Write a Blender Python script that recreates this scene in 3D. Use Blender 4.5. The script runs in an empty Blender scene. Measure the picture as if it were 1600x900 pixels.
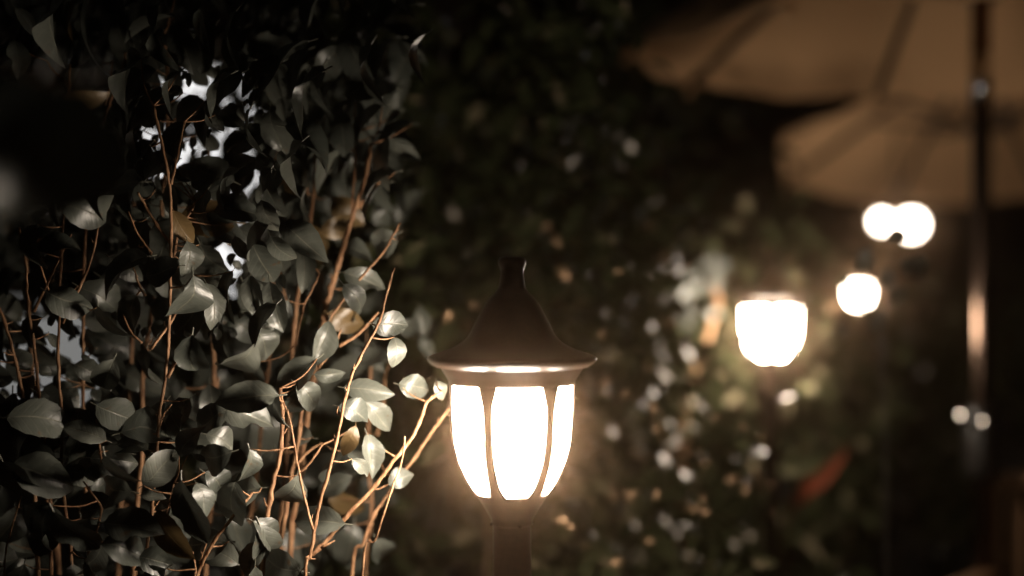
import bpy, math, random
from mathutils import Vector, Matrix
rng = random.Random(11)
S = bpy.context.scene
PI = math.pi

# ------------------------------------------------------------------ camera
CAM = Vector((0.0, 0.0, 1.5))
F = 50.0 / 36.0 * 1600.0          # focal length in photograph pixels
HY = 430.0                        # horizon row
cam_d = bpy.data.cameras.new('camera')
cam_d.lens = 50.0; cam_d.sensor_width = 36.0; cam_d.shift_y = (HY - 450.0) / 1600.0
cam_d.clip_start = 0.05; cam_d.clip_end = 200.0
cam_d.dof.use_dof = True; cam_d.dof.focus_distance = 1.95; cam_d.dof.aperture_fstop = 1.06
cam_d.dof.aperture_blades = 0
cam = bpy.data.objects.new('camera', cam_d); S.collection.objects.link(cam)
cam.location = CAM; cam.rotation_euler = (PI / 2, 0, 0)
S.camera = cam

# ------------------------------------------------------------------ night sky, exposure
W_ = bpy.data.worlds.new('World'); S.world = W_; W_.use_nodes = True
wn = W_.node_tree.nodes; wl = W_.node_tree.links; wn.clear()
sky = wn.new('ShaderNodeTexSky'); sky.sky_type = 'NISHITA'; sky.sun_disc = False
sky.sun_elevation = math.radians(-4.0); sky.sun_rotation = math.radians(200.0)
bg = wn.new('ShaderNodeBackground'); bg.inputs['Strength'].default_value = 0.05
out = wn.new('ShaderNodeOutputWorld')
wl.new(sky.outputs[0], bg.inputs[0]); wl.new(bg.outputs[0], out.inputs[0])
S.view_settings.view_transform = 'Standard'; S.view_settings.look = 'None'
S.view_settings.exposure = 0.0; S.view_settings.gamma = 1.0
S.render.engine = 'CYCLES'
cy = S.cycles
cy.use_denoising = True
try: cy.denoiser = 'OPENIMAGEDENOISE'
except Exception: pass
cy.max_bounces = 5; cy.diffuse_bounces = 2; cy.glossy_bounces = 2; cy.transmission_bounces = 2
cy.volume_bounces = 0; cy.transparent_max_bounces = 4
cy.sample_clamp_indirect = 4.0; cy.sample_clamp_direct = 0.0
cy.use_light_tree = True; cy.caustics_reflective = False; cy.caustics_refractive = False

LANTERN_GLOW = 105.0
BLOOM_HAZE = 0.0092  # density of the added volume that imitates lens bloom

def P(px, py, D):
    """world point seen at photograph pixel (px, py) at depth D"""
    return Vector(((px - 800.0) / F * D, D, CAM.z + (HY - py) / F * D))

# ------------------------------------------------------------------ helpers
COL = S.collection
def link_mesh(name, me, mat=None, parent=None):
    o = bpy.data.objects.new(name, me); COL.objects.link(o)
    if mat and not me.materials: me.materials.append(mat)
    if parent: o.parent = parent
    return o

class MB:
    def __init__(s): s.v = []; s.f = []
    def add(s, vs, fs):
        n = len(s.v); s.v += [tuple(v) for v in vs]; s.f += [tuple(i + n for i in f) for f in fs]
    def box(s, c, size, rot=None):
        hx, hy, hz = (q / 2 for q in size)
        vs = [Vector((x, y, z)) for x in (-hx, hx) for y in (-hy, hy) for z in (-hz, hz)]
        if rot: vs = [rot @ v for v in vs]
        c = Vector(c)
        s.add([v + c for v in vs], [(0,1,3,2),(4,6,7,5),(0,4,5,1),(2,3,7,6),(0,2,6,4),(1,5,7,3)])
    def lathe(s, prof, n=48, cap0=False, cap1=False, c=(0,0,0)):
        c = Vector(c); vs = []; fs = []
        for r, z in prof:
            for k in range(n):
                a = 2 * PI * k / n
                vs.append(c + Vector((r * math.cos(a), r * math.sin(a), z)))
        for i in range(len(prof) - 1):
            for k in range(n):
                k2 = (k + 1) % n
                fs.append((i*n + k, i*n + k2, (i+1)*n + k2, (i+1)*n + k))
        if cap0: fs.append(tuple(reversed(range(n))))
        if cap1: fs.append(tuple((len(prof)-1)*n + k for k in range(n)))
        s.add(vs, fs)
    def tube(s, pts, radii, n=8, cap=True):
        pts = [Vector(p) for p in pts]; vs = []; fs = []
        m = len(pts)
        up = Vector((0.31, 0.93, 0.11))
        for i, p in enumerate(pts):
            d = (pts[min(i+1, m-1)] - pts[max(i-1, 0)]).normalized()
            a = d.cross(up)
            if a.length < 1e-4: a = d.cross(Vector((1, 0, 0)))
            a.normalize(); b = d.cross(a)
            r = radii[i] if isinstance(radii, (list, tuple)) else radii
            for k in range(n):
                t = 2 * PI * k / n
                vs.append(p + a * (r * math.cos(t)) + b * (r * math.sin(t)))
        for i in range(m - 1):
            for k in range(n):
                k2 = (k + 1) % n
                fs.append((i*n + k, i*n + k2, (i+1)*n + k2, (i+1)*n + k))
        if cap: fs.append(tuple(reversed(range(n)))); fs.append(tuple((m-1)*n + k for k in range(n)))
        s.add(vs, fs)
    def mesh(s, name, smooth=True):
        me = bpy.data.meshes.new(name); me.from_pydata(s.v, [], s.f); me.update()
        if smooth:
            for p in me.polygons: p.use_smooth = True
        return me
    def build(s, name, mat, parent=None, smooth=True):
        return link_mesh(name, s.mesh(name, smooth), mat, parent)

def sharp(o, ang=40):
    try: o.data.set_sharp_from_angle(angle=math.radians(ang))
    except Exception: pass
    return o

def thing(name, label, cat, loc=(0, 0, 0), group=None, rz=0.0):
    o = bpy.data.objects.new(name, None); COL.objects.link(o)
    o.location = loc; o.rotation_euler = (0, 0, rz); o.empty_display_size = 0.05
    o['label'] = label; o['category'] = cat
    if group: o['group'] = group
    return o

def copy_tree(o, parent=None):
    c = o.copy(); COL.objects.link(c); c.parent = parent
    for ch in list(o.children): copy_tree(ch, c)
    return c

def smooth_path(pts, sub=4):
    """Catmull-Rom through pts"""
    pts = [Vector(p) for p in pts]
    if len(pts) < 3: 
        return [pts[0].lerp(pts[-1], i / sub) for i in range(sub + 1)]
    res = []
    ext = [pts[0]*2 - pts[1]] + pts + [pts[-1]*2 - pts[-2]]
    for i in range(1, len(ext) - 2):
        p0, p1, p2, p3 = ext[i-1:i+3]
        for k in range(sub):
            t = k / sub
            res.append(0.5 * ((2*p1) + (p2-p0)*t + (2*p0-5*p1+4*p2-p3)*t*t + (3*p1-p0-3*p2+p3)*t**3))
    res.append(pts[-1])
    return res

# ------------------------------------------------------------------ materials
def new_mat(name):
    m = bpy.data.materials.new(name); m.use_nodes = True
    nt = m.node_tree; b = nt.nodes['Principled BSDF']
    return m, nt, b
def mnode(nt, op, a, b=None, clamp=False):
    n = nt.nodes.new('ShaderNodeMath'); n.operation = op; n.use_clamp = clamp
    for i, x in enumerate((a, b)):
        if x is None: continue
        if isinstance(x, (int, float)): n.inputs[i].default_value = x
        else: nt.links.new(x, n.inputs[i])
    return n.outputs[0]
def noise_mat(name, c0, c1, scale=20, rough=0.5, bump=0.0, metallic=0.0, spec=0.5, detail=4, stretch=None, rough_var=0.0, bump_dist=0.002):
    m, nt, b = new_mat(name)
    tc = nt.nodes.new('ShaderNodeTexCoord'); src = tc.outputs['Object']
    if stretch:
        mp = nt.nodes.new('ShaderNodeMapping'); mp.inputs['Scale'].default_value = stretch
        nt.links.new(src, mp.inputs[0]); src = mp.outputs[0]
    nz = nt.nodes.new('ShaderNodeTexNoise'); nz.inputs['Scale'].default_value = scale; nz.inputs['Detail'].default_value = detail
    nt.links.new(src, nz.inputs['Vector'])
    r = nt.nodes.new('ShaderNodeValToRGB'); r.color_ramp.elements[0].position = 0.3; r.color_ramp.elements[1].position = 0.7
    r.color_ramp.elements[0].color = (*c0, 1); r.color_ramp.elements[1].color = (*c1, 1)
    nt.links.new(nz.outputs[0], r.inputs[0]); nt.links.new(r.outputs[0], b.inputs['Base Color'])
    b.inputs['Roughness'].default_value = rough; b.inputs['Metallic'].default_value = metallic
    b.inputs['Specular IOR Level'].default_value = spec
    if rough_var:
        rv = mnode(nt, 'MULTIPLY_ADD', nz.outputs[0], rough_var); rv.node.inputs[2].default_value = rough - rough_var / 2
        nt.links.new(rv, b.inputs['Roughness'])
    if bump:
        bp = nt.nodes.new('ShaderNodeBump'); bp.inputs['Strength'].default_value = bump; bp.inputs['Distance'].default_value = bump_dist
        nt.links.new(nz.outputs[0], bp.inputs['Height']); nt.links.new(bp.outputs[0], b.inputs['Normal'])
    return m

def leaf_mat(name, c0, c1, rib, rough=0.36, coat=0.0, trans=0.06, spec=0.5):
    m, nt, b = new_mat(name)
    L = nt.links
    uv = nt.nodes.new('ShaderNodeUVMap'); sp = nt.nodes.new('ShaderNodeSeparateXYZ'); L.new(uv.outputs[0], sp.inputs[0])
    u, v = sp.outputs[0], sp.outputs[1]
    d = mnode(nt, 'ABSOLUTE', mnode(nt, 'SUBTRACT', u, 0.5))
    midrib = mnode(nt, 'SUBTRACT', 1.0, mnode(nt, 'DIVIDE', d, 0.035), clamp=True)
    # side veins run out and forward from the midrib
    ph = mnode(nt, 'MULTIPLY', mnode(nt, 'SUBTRACT', v, mnode(nt, 'MULTIPLY', d, 0.45)), 2 * PI * 8)
    vein = mnode(nt, 'POWER', mnode(nt, 'MULTIPLY_ADD', mnode(nt, 'SINE', ph), 0.5), 6.0)
    vein.node.inputs[0].links[0].from_node.inputs[2].default_value = 0.5
    oi = nt.nodes.new('ShaderNodeObjectInfo')
    tc = nt.nodes.new('ShaderNodeTexCoord')
    nz = nt.nodes.new('ShaderNodeTexNoise'); nz.inputs['Scale'].default_value = 5.0; nz.inputs['Detail'].default_value = 5.0
    nz.noise_dimensions = '4D'
    L.new(tc.outputs['Object'], nz.inputs['Vector']); L.new(mnode(nt, 'MULTIPLY', oi.outputs['Random'], 50.0), nz.inputs['W'])
    mixf = mnode(nt, 'ADD', mnode(nt, 'MULTIPLY', oi.outputs['Random'], 0.6), mnode(nt, 'MULTIPLY', nz.outputs[0], 0.4), clamp=True)
    mx = nt.nodes.new('ShaderNodeMix'); mx.data_type = 'RGBA'
    mx.inputs[6].default_value = (*c0, 1); mx.inputs[7].default_value = (*c1, 1); L.new(mixf, mx.inputs[0])
    mr = nt.nodes.new('ShaderNodeMix'); mr.data_type = 'RGBA'; mr.inputs[7].default_value = (*rib, 1)
    L.new(mx.outputs[2], mr.inputs[6])
    L.new(mnode(nt, 'ADD', mnode(nt, 'MULTIPLY', midrib, 0.55), mnode(nt, 'MULTIPLY', vein, 0.08), clamp=True), mr.inputs[0])
    n2 = nt.nodes.new('ShaderNodeTexNoise'); n2.inputs['Scale'].default_value = 7.0; n2.inputs['Detail'].default_value = 2.0; n2.noise_dimensions = '4D'
    L.new(tc.outputs['Object'], n2.inputs['Vector']); L.new(mnode(nt, 'MULTIPLY', oi.outputs['Random'], 31.0), n2.inputs['W'])
    sp_ = mnode(nt, 'MULTIPLY', mnode(nt, 'SUBTRACT', n2.outputs[0], 0.66), 14.0, clamp=True)
    ms_ = nt.nodes.new('ShaderNodeMix'); ms_.data_type = 'RGBA'; ms_.inputs[7].default_value = (0.10, 0.055, 0.025, 1)
    L.new(mr.outputs[2], ms_.inputs[6]); L.new(mnode(nt, 'MULTIPLY', sp_, 0.7), ms_.inputs[0]); mr = ms_
    L.new(mr.outputs[2], b.inputs['Base Color'])
    b.inputs['Roughness'].default_value = rough; b.inputs['Specular IOR Level'].default_value = spec
    rv = mnode(nt, 'MULTIPLY_ADD', nz.outputs[0], 0.22); rv.node.inputs[2].default_value = rough - 0.11
    L.new(rv, b.inputs['Roughness'])
    h = mnode(nt, 'SUBTRACT', mnode(nt, 'MULTIPLY', nz.outputs[0], 0.5), mnode(nt, 'ADD', mnode(nt, 'MULTIPLY', midrib, 0.6), mnode(nt, 'MULTIPLY', vein, 0.25)))
    bp = nt.nodes.new('ShaderNodeBump'); bp.inputs['Strength'].default_value = 0.35; bp.inputs['Distance'].default_value = 0.0015
    L.new(h, bp.inputs['Height']); L.new(bp.outputs[0], b.inputs['Normal'])
    if trans:
        tr = nt.nodes.new('ShaderNodeBsdfTranslucent'); L.new(mr.outputs[2], tr.inputs[0])
        ms = nt.nodes.new('ShaderNodeMixShader'); ms.inputs[0].default_value = trans
        L.new(b.outputs[0], ms.inputs[1]); L.new(tr.outputs[0], ms.inputs[2])
        L.new(ms.outputs[0], nt.nodes['Material Output'].inputs[0])
    return m

def glow_mat(name, col, strength, rough=0.4):
    m, nt, b = new_mat(name)
    b.inputs['Base Color'].default_value = (0.8, 0.8, 0.8, 1); b.inputs['Roughness'].default_value = rough
    b.inputs['Emission Color'].default_value = (*col, 1); b.inputs['Emission Strength'].default_value = strength
    return m

M = {}
M['leaf'] = leaf_mat('camellia leaf', (0.046, 0.053, 0.045), (0.12, 0.125, 0.103), (0.22, 0.21, 0.16))
M['leaf_brown'] = leaf_mat('bronze leaf', (0.13, 0.085, 0.035), (0.20, 0.13, 0.055), (0.28, 0.2, 0.1), trans=0.2)
M['leaf_glint'] = leaf_mat('glint-tinted hedge leaf', (0.055, 0.042, 0.020), (0.075, 0.058, 0.028), (0.06, 0.05, 0.03), rough=0.17, trans=0.0, spec=0.8)  # brown base puts the warm tone of lamp glints into the leaf colour
M['leaf_glint'].node_tree.nodes['Principled BSDF'].inputs['Specular Tint'].default_value = (1.0, 0.62, 0.38, 1)  # warm tint colours the mirrored lamp glints, not a leaf trait
M['leaf_hedge'] = leaf_mat('hedge leaf', (0.028, 0.037, 0.016), (0.056, 0.064, 0.028), (0.08, 0.08, 0.05), rough=0.4, trans=0.08)
M['leaf_hedge'].node_tree.nodes['Principled BSDF'].inputs['Specular Tint'].default_value = (1.0, 0.72, 0.48, 1)  # lamp-glint warmth put into the hedge leaf's specular colour
M['leaf_red'] = leaf_mat('red strap leaf', (0.17, 0.034, 0.014), (0.28, 0.065, 0.026), (0.28, 0.09, 0.04), rough=0.4, trans=0.15)
M['bark'] = noise_mat('camellia bark', (0.17, 0.074, 0.030), (0.42, 0.235, 0.12), scale=150, rough=0.7, bump=0.8, stretch=(1, 1, 0.4), bump_dist=0.003, detail=6)
M['bark_dark'] = noise_mat('dark bark', (0.10, 0.06, 0.035), (0.20, 0.12, 0.07), scale=40, rough=0.8, bump=0.5)
M['iron'] = noise_mat('bronze painted cast metal', (0.035, 0.020, 0.012), (0.055, 0.032, 0.020), scale=180, rough=0.36, bump=0.12, rough_var=0.2, bump_dist=0.0006)
M['steel'] = noise_mat('polished steel', (0.55, 0.52, 0.48), (0.7, 0.66, 0.6), scale=60, rough=0.14, metallic=1.0)
M['bronze'] = noise_mat('polished bronze tube', (0.15, 0.10, 0.075), (0.20, 0.135, 0.10), scale=30, rough=0.17, metallic=1.0)
M['black_plastic'] = noise_mat('dark plastic', (0.012, 0.010, 0.009), (0.02, 0.017, 0.014), scale=60, rough=0.4)
M['rib_metal'] = noise_mat('dark umbrella rib', (0.02, 0.014, 0.01), (0.03, 0.02, 0.014), scale=60, rough=0.5)
M['canvas'] = noise_mat('sand canvas', (0.70, 0.42, 0.22), (0.77, 0.47, 0.25), scale=400, rough=0.9, bump=0.3, spec=0.15)
M['wood'] = noise_mat('teak', (0.17, 0.085, 0.035), (0.27, 0.15, 0.07), scale=14, rough=0.5, stretch=(1, 8, 8))
M['wood_dark'] = noise_mat('dark stained wood', (0.10, 0.052, 0.022), (0.17, 0.09, 0.042), scale=14, rough=0.6, stretch=(1, 8, 8), spec=0.3)
M['soil'] = noise_mat('dark soil', (0.025, 0.018, 0.012), (0.07, 0.05, 0.035), scale=12, rough=0.95, bump=0.8, detail=8, bump_dist=0.02)
M['plaster'] = noise_mat('pale plaster', (0.66, 0.66, 0.63), (0.76, 0.76, 0.73), scale=6, rough=0.9, bump=0.3)
M['house_wall'] = noise_mat('dark render', (0.14, 0.13, 0.12), (0.2, 0.19, 0.17), scale=8, rough=0.9, bump=0.3)
M['roof_tile'] = noise_mat('dark tile', (0.08, 0.05, 0.04), (0.12, 0.07, 0.05), scale=8, rough=0.8)
M['frame_dark'] = noise_mat('dark frame', (0.05, 0.04, 0.03), (0.07, 0.06, 0.05), scale=20, rough=0.5)
M['glass_lit'] = glow_mat('lit lantern glass', (1.0, 0.85, 0.69), LANTERN_GLOW)
M['globe_lit'] = glow_mat('lit globe glass', (1.0, 0.85, 0.69), 19.0)
M['window_lit'] = glow_mat('lit window', (1.0, 1.0, 1.0), 1.15)
M['dim_glow_pane'] = glow_mat('added dim glow', (0.97, 0.98, 0.96), 0.19)  # added glow standing in for pale grey patches behind the leaves

# ------------------------------------------------------------------ ground, wall, house
mb = MB(); N = 24
for j in range(N + 1):
    for i in range(N + 1):
        x = -15 + 30 * i / N; y = -8 + 30 * j / N
        mb.v.append((x, y, 0.015 * math.sin(x * 1.7) * math.cos(y * 1.3)))
for j in range(N):
    for i in range(N):
        a = j * (N + 1) + i; mb.f.append((a, a + 1, a + N + 2, a + N + 1))
g = mb.build('ground', M['soil']); g['kind'] = 'structure'

HX, HYD = -2.4, 7.0
hs = thing('house', 'dark house whose lit window and added dim pane glow through the camellia leaves', 'house', (HX, HYD + 2, 0))
WINS = []
for (px, py, ww, wh, mk) in ((310, 300, 0.70, 1.30, 'window_lit'), (52, 565, 0.78, 0.70, 'dim_glow_pane')):  # second opening holds the added dim glow
    wc = P(px, py, HYD); WINS.append((wc.x - HX, wc.z, ww, wh, mk))
mb = MB()   # front wall around the window openings, side and rear walls
x0, x1, z1 = -2.4, 1.75, 3.4
xs = x0
for (lx, lz, ww, wh, mk) in sorted(WINS):
    for (a, b_, c, d) in ((xs, lx - ww/2, 0, z1), (lx - ww/2, lx + ww/2, 0, lz - wh/2), (lx - ww/2, lx + ww/2, lz + wh/2, z1)):
        if b_ - a > .01: mb.box(((a + b_)/2, -1.9, (c + d)/2), (b_ - a, 0.2, d - c))
    xs = lx + ww/2
mb.box(((xs + x1)/2, -1.9, z1/2), (x1 - xs, 0.2, z1))
mb.box((x0 + 0.1, 0.1, z1/2), (0.2, 3.8, z1)); mb.box((x1 - 0.1, 0.1, z1/2), (0.2, 3.8, z1)); mb.box(((x0+x1)/2, 2.1, z1/2), (x1 - x0, 0.2, z1))
mb.build('wall', M['house_wall'], hs, False)
rf = MB(); ov = 0.3
rx0, rx1, ry0, ry1 = x0 - ov, x1 + ov, -2.0 - ov, 2.2 + ov
zm = 0.12
rf.add([(rx0, ry0, z1 + .003), (rx1, ry0, z1 + .003), (rx1, ry1, z1 + .003), (rx0, ry1, z1 + .003), (rx0, (ry0+ry1)/2, z1 + 1.2), (rx1, (ry0+ry1)/2, z1 + 1.2)],
       [(0, 3, 2, 1), (0, 1, 5, 4), (2, 3, 4, 5), (0, 4, 3), (1, 2, 5)])
rf.build('roof', M['roof_tile'], hs, False)
t = 0.05
for (lx, lz, ww, wh, mk) in WINS:
    wf = MB()
    for (cx, cz, sx, sz) in ((0, wh/2 - t/2, ww, t), (0, -wh/2 + t/2, ww, t), (-ww/2 + t/2, 0, t, wh - 2*t), (ww/2 - t/2, 0, t, wh - 2*t)):
        wf.box((lx + cx, -1.95, lz + cz), (sx, 0.08, sz))
    win = wf.build('window', M['frame_dark'], hs, False)
    pn = MB(); pn.box((lx, -1.93, lz), (ww - 2*t, 0.012, wh - 2*t)); pn.build('pane', M[mk], win, False)
    sl = MB(); sl.box((lx, -2.06, lz - wh/2 - 0.02), (ww + 0.12, 0.13, 0.04)); sl.build('sill', M['frame_dark'], win, False)

# ------------------------------------------------------------------ lanterns
SC = 1.85 / F       # metres per photo pixel at the near lantern
GZ = CAM.z          # heights below are photo rows turned into metres above ground
def zr(row): return CAM.z + (HY - row) * SC
body = [(595, 97), (625, 96.5), (655, 95), (692, 92), (720, 85), (749, 72), (762, 64), (770, 57)]
def body_r(row):
    for (a, ra), (b, rb) in zip(body, body[1:]):
        if a <= row <= b: return ra + (rb - ra) * (row - a) / (b - a)
    return body[0][1] if row < body[0][0] else body[-1][1]

def make_lantern():
    root = thing('garden_lantern', '', 'lantern', (0, 0, 0))
    # bell roof, rolled under at the lip
    prof = [(24, 455), (40, 471), (49, 487), (60, 508), (68, 524), (79, 535), (95, 544), (117, 552), (129, 556), (132.5, 559), (132, 562), (128, 566.5), (121, 571), (116, 573), (90, 574)]
    mb = MB(); mb.lathe([(r * SC, zr(y)) for r, y in smooth2(prof)], 72); mb.build('roof', M['iron'], root)
    mb = MB(); fin = [(26, 456), (21.5, 450), (19.5, 440), (18, 428), (18.5, 420), (21, 414), (21.5, 409), (20, 404), (15, 401), (0.5, 400)]
    mb.lathe([(r * SC, zr(y)) for r, y in smooth2(fin)], 40); mb.build('finial', M['iron'], root)
    # flared collar between roof and glass
    mb = MB(); col = [(112, 573.5), (108.5, 579), (103.5, 587), (100, 593), (98.6, 600), (97.4, 600), (98.5, 593), (102, 587), (107, 579), (110, 573.5)]
    mb.lathe([(r * SC, zr(y)) for r, y in col], 72); mb.build('collar', M['iron'], root)
    # frosted glass bowl
    mb = MB(); gl = [(body_r(y) - 2.2, y) for y in range(592, 774, 6)]
    mb.lathe([(r * SC, zr(y)) for r, y in gl], 72); mb.build('glass', M['glass_lit'], root)
    # six curved ribs, widened to feet at top and bottom
    def half(row):
        pts = [(594, 16), (600, 15), (612, 12), (630, 8), (660, 7), (700, 7.6), (730, 8), (752, 9), (765, 11.5), (772, 15)]
        for (a, ra), (b, rb) in zip(pts, pts[1:]):
            if a <= row <= b: return ra + (rb - ra) * (row - a) / (b - a)
        return pts[-1][1]
    rows = list(range(594, 772, 6)) + [772]
    mb = MB(); W = 4
    for lay, off in ((0, 1.2), (1, -2.0)):
        for row in rows:
            r = body_r(row) + off
            for k in range(W + 1):
                a = (k / W * 2 - 1) * half(row) * 1.05 / body_r(row)
                mb.v.append((r * SC * math.sin(a), -r * SC * math.cos(a), zr(row)))
    n = len(rows); w1 = W + 1
    for i in range(n - 1):
        for k in range(W):
            q = i * w1 + k
            mb.f.append((q, q + w1, q + w1 + 1, q + 1))
            q += n * w1
            mb.f.append((q, q + 1, q + w1 + 1, q + w1))
        for q, s in ((i * w1, 1), (i * w1 + W, -1)):
            f = (q, q + n * w1, q + n * w1 + w1, q + w1)
            mb.f.append(f if s > 0 else tuple(reversed(f)))
    rib_me = mb.mesh('rib')
    rib_me.materials.append(M['iron'])
    for k in range(6):
        o = link_mesh('rib', rib_me, None, root)
        o.rotation_euler = (0, 0, math.radians(-22.5 + 60 * k + 0.0))
    mb = MB(); cup = [(50, 769), (58.5, 769), (58, 772), (50, 782), (42, 795), (35.5, 806), (32.5, 812), (33, 815), (33, 819), (30.5, 820)]
    mb.lathe([(r * SC, zr(y)) for r, y in cup], 56); mb.build('cup', M['iron'], root)
    for k in range(4):
        a = math.radians(20 + 90 * k); q = Vector((math.cos(a), math.sin(a), 0))
        mb = MB(); mb.tube([q * 32 * SC + Vector((0, 0, zr(817))), q * 36 * SC + Vector((0, 0, zr(817)))], 2.6 * SC, 8)
        mb.build('screw', M['steel'], root)
    mb = MB(); mb.lathe([(30 * SC, zr(819)), (30 * SC, -0.08)], 40); mb.build('post', M['iron'], root)
    mb = MB(); mb.lathe([(30.5 * SC, 0.10), (36 * SC, 0.085), (40 * SC, 0.03), (75 * SC, 0.02), (75 * SC, -0.05)], 40); mb.build('foot', M['iron'], root)
    return root
def smooth2(prof):
    pts = smooth_path([(r, y, 0) for r, y in prof], 3)
    return [(max(p.x, 0.3), p.y) for p in pts]

LG = 'garden lanterns on posts'
lan = make_lantern(); lan.location = (0.0, 1.85, 0)
lan['label'] = 'near lit post lantern with bell roof, in focus beside the camellia'; lan['group'] = LG
lan2 = copy_tree(lan); D2 = 4.08
lan2.location = (P(1205, 500, D2).x, D2, 0.047); lan2.rotation_euler.z = math.radians(14)
lan2['label'] = 'second lit post lantern, blurred, in front of the hedge'
lan3 = copy_tree(lan); D3 = 13.0
lan3.location = (P(1342, 500, D3).x, D3, 0.03); lan3.rotation_euler.z = math.radians(40)
lan3['label'] = 'farthest lit post lantern, small glow right of the second lantern'
LC = Vector((0.0, 1.85, zr(680)))
LC2 = LC + Vector((lan2.location.x, D2 - 1.85, 0.047))

# ------------------------------------------------------------------ leaves
def leaf_mesh(name, ratio, droop, fold, twist, wave, rows=11, W=4, serr=0.014, pet=True, asym=0.0, bite=None, bend=0.0):
    mb_v = []; mb_f = []; uvs = []
    for i in range(rows + 1):
        t = i / rows
        w = 0.5 * ratio * max(0.0, math.sin(PI * t ** 0.9)) ** 0.72
        if t > 0.72: w *= 1 - 0.30 * ((t - 0.72) / 0.28) ** 1.2
        if i in (0, rows): w = 0.008 if i == 0 else 0.002
        elif i % 2: w += serr
        ang = droop * t
        y = math.sin(ang) / droop if abs(droop) > 1e-3 else t
        z = -(1 - math.cos(ang)) / droop if abs(droop) > 1e-3 else 0.0
        tw = twist * (t - 0.3)
        for k in range(W + 1):
            s = k / W * 2 - 1
            wk = w * (1 + asym * s + 0.07 * math.sin(5.3 * t + 9 * asym + s))
            if bite and i in (bite[0], bite[0] + 1) and s * bite[1] > 0.3: wk *= bite[2]
            x = s * wk * math.cos(fold) + bend * (t - t * t)
            zz = abs(s) * w * math.sin(fold) - 0.22 * ratio * (s * s) * w + wave * math.sin(7 * t + 2.1 * s) * w
            xr = x * math.cos(tw) - zz * math.sin(tw); zr_ = x * math.sin(tw) + zz * math.cos(tw)
            mb_v.append((xr, y - zr_ * math.sin(ang) * 0.0, z + zr_)); uvs.append((k / W, t))
    for i in range(rows):
        for k in range(W):
            q = i * (W + 1) + k
            mb_f.append((q, q + 1, q + W + 2, q + W + 1))
    if pet:
        n = len(mb_v)
        for (y, z, r) in ((-0.13, -0.03, 0.014), (0.02, 0.0, 0.012)):
            for k in range(4):
                a = PI / 2 * k
                mb_v.append((r * math.cos(a), y, z + r * math.sin(a))); uvs.append((0.5, 0.0))
        for k in range(4):
            k2 = (k + 1) % 4
            mb_f.append((n + k, n + k2, n + 4 + k2, n + 4 + k))
    me = bpy.data.meshes.new(name); me.from_pydata(mb_v, [], mb_f)
    ul = me.uv_layers.new(name='UVMap')
    for lp in me.loops: ul.data[lp.index].uv = uvs[lp.vertex_index]
    for p in me.polygons: p.use_smooth = True
    me.update()
    return me
def leaf_set(mat, n, ratios, seed):
    r = random.Random(seed); res = []
    for i in range(n):
        me = leaf_mesh('leaf', r.choice(ratios) * r.uniform(0.94, 1.06), r.uniform(0.4, 1.45), r.uniform(0.15, 0.68), r.uniform(-0.8, 0.8), r.uniform(0.03, 0.2), asym=r.uniform(-.14, .14), bend=r.uniform(-.22, .22), bite=(r.randint(3, 8), r.choice((-1, 1)), r.uniform(.55, .8)) if i % 6 == 5 else None)
        me.materials.append(mat); res.append(me)
    return res
LV = leaf_set(M['leaf'], 14, (0.54, 0.62, 0.70), 3)
LVB = leaf_set(M['leaf_brown'], 4, (0.5, 0.6), 4)
LVG = []
for q_ in range(4):
    me_ = leaf_mesh('leaf', .62 + .05 * q_, .12, .05, .05, 0.0); me_.materials.append(M['leaf_glint']); LVG.append(me_)

def put_leaf(parent, me, base, t, n, L, name='leaf'):
    t = t.normalized(); n = (n - t * n.dot(t)).normalized(); x = t.cross(n)
    o = bpy.data.objects.new(name, me); COL.objects.link(o); o.parent = parent
    m = Matrix((x, t, n)).transposed().to_4x4()
    m.translation = base - parent.location
    o.matrix_local = m @ Matrix.Scale(L, 4)
    return o

SHR = {}
BACK = 0.22      # the camellias stand this much farther than first measured
def shrub_root(key, label, loc, group):
    SHR[key] = thing('camellia_shrub', label, 'shrub', loc, group)
    return SHR[key]
CG = 'camellia shrubs left of the near lantern'
shrub_root('a', 'camellia shrub at the far left with upright stems and dark leaves', (P(60, 700, 1.95).x, 1.95, 0), CG)
shrub_root('b', 'camellia shrub with white light shining through gaps between its leaves', (P(270, 700, 1.95).x, 1.95, 0), CG)
shrub_root('c', 'camellia shrub nearest the lantern, with pale lit leaves and bare twigs', (P(520, 700, 1.98).x, 1.98, 0), CG)
def key_of(px): return 'a' if px < 175 else ('b' if px < 385 else 'c')
STEM_PTS = {'a': [], 'b': [], 'c': []}

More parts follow.
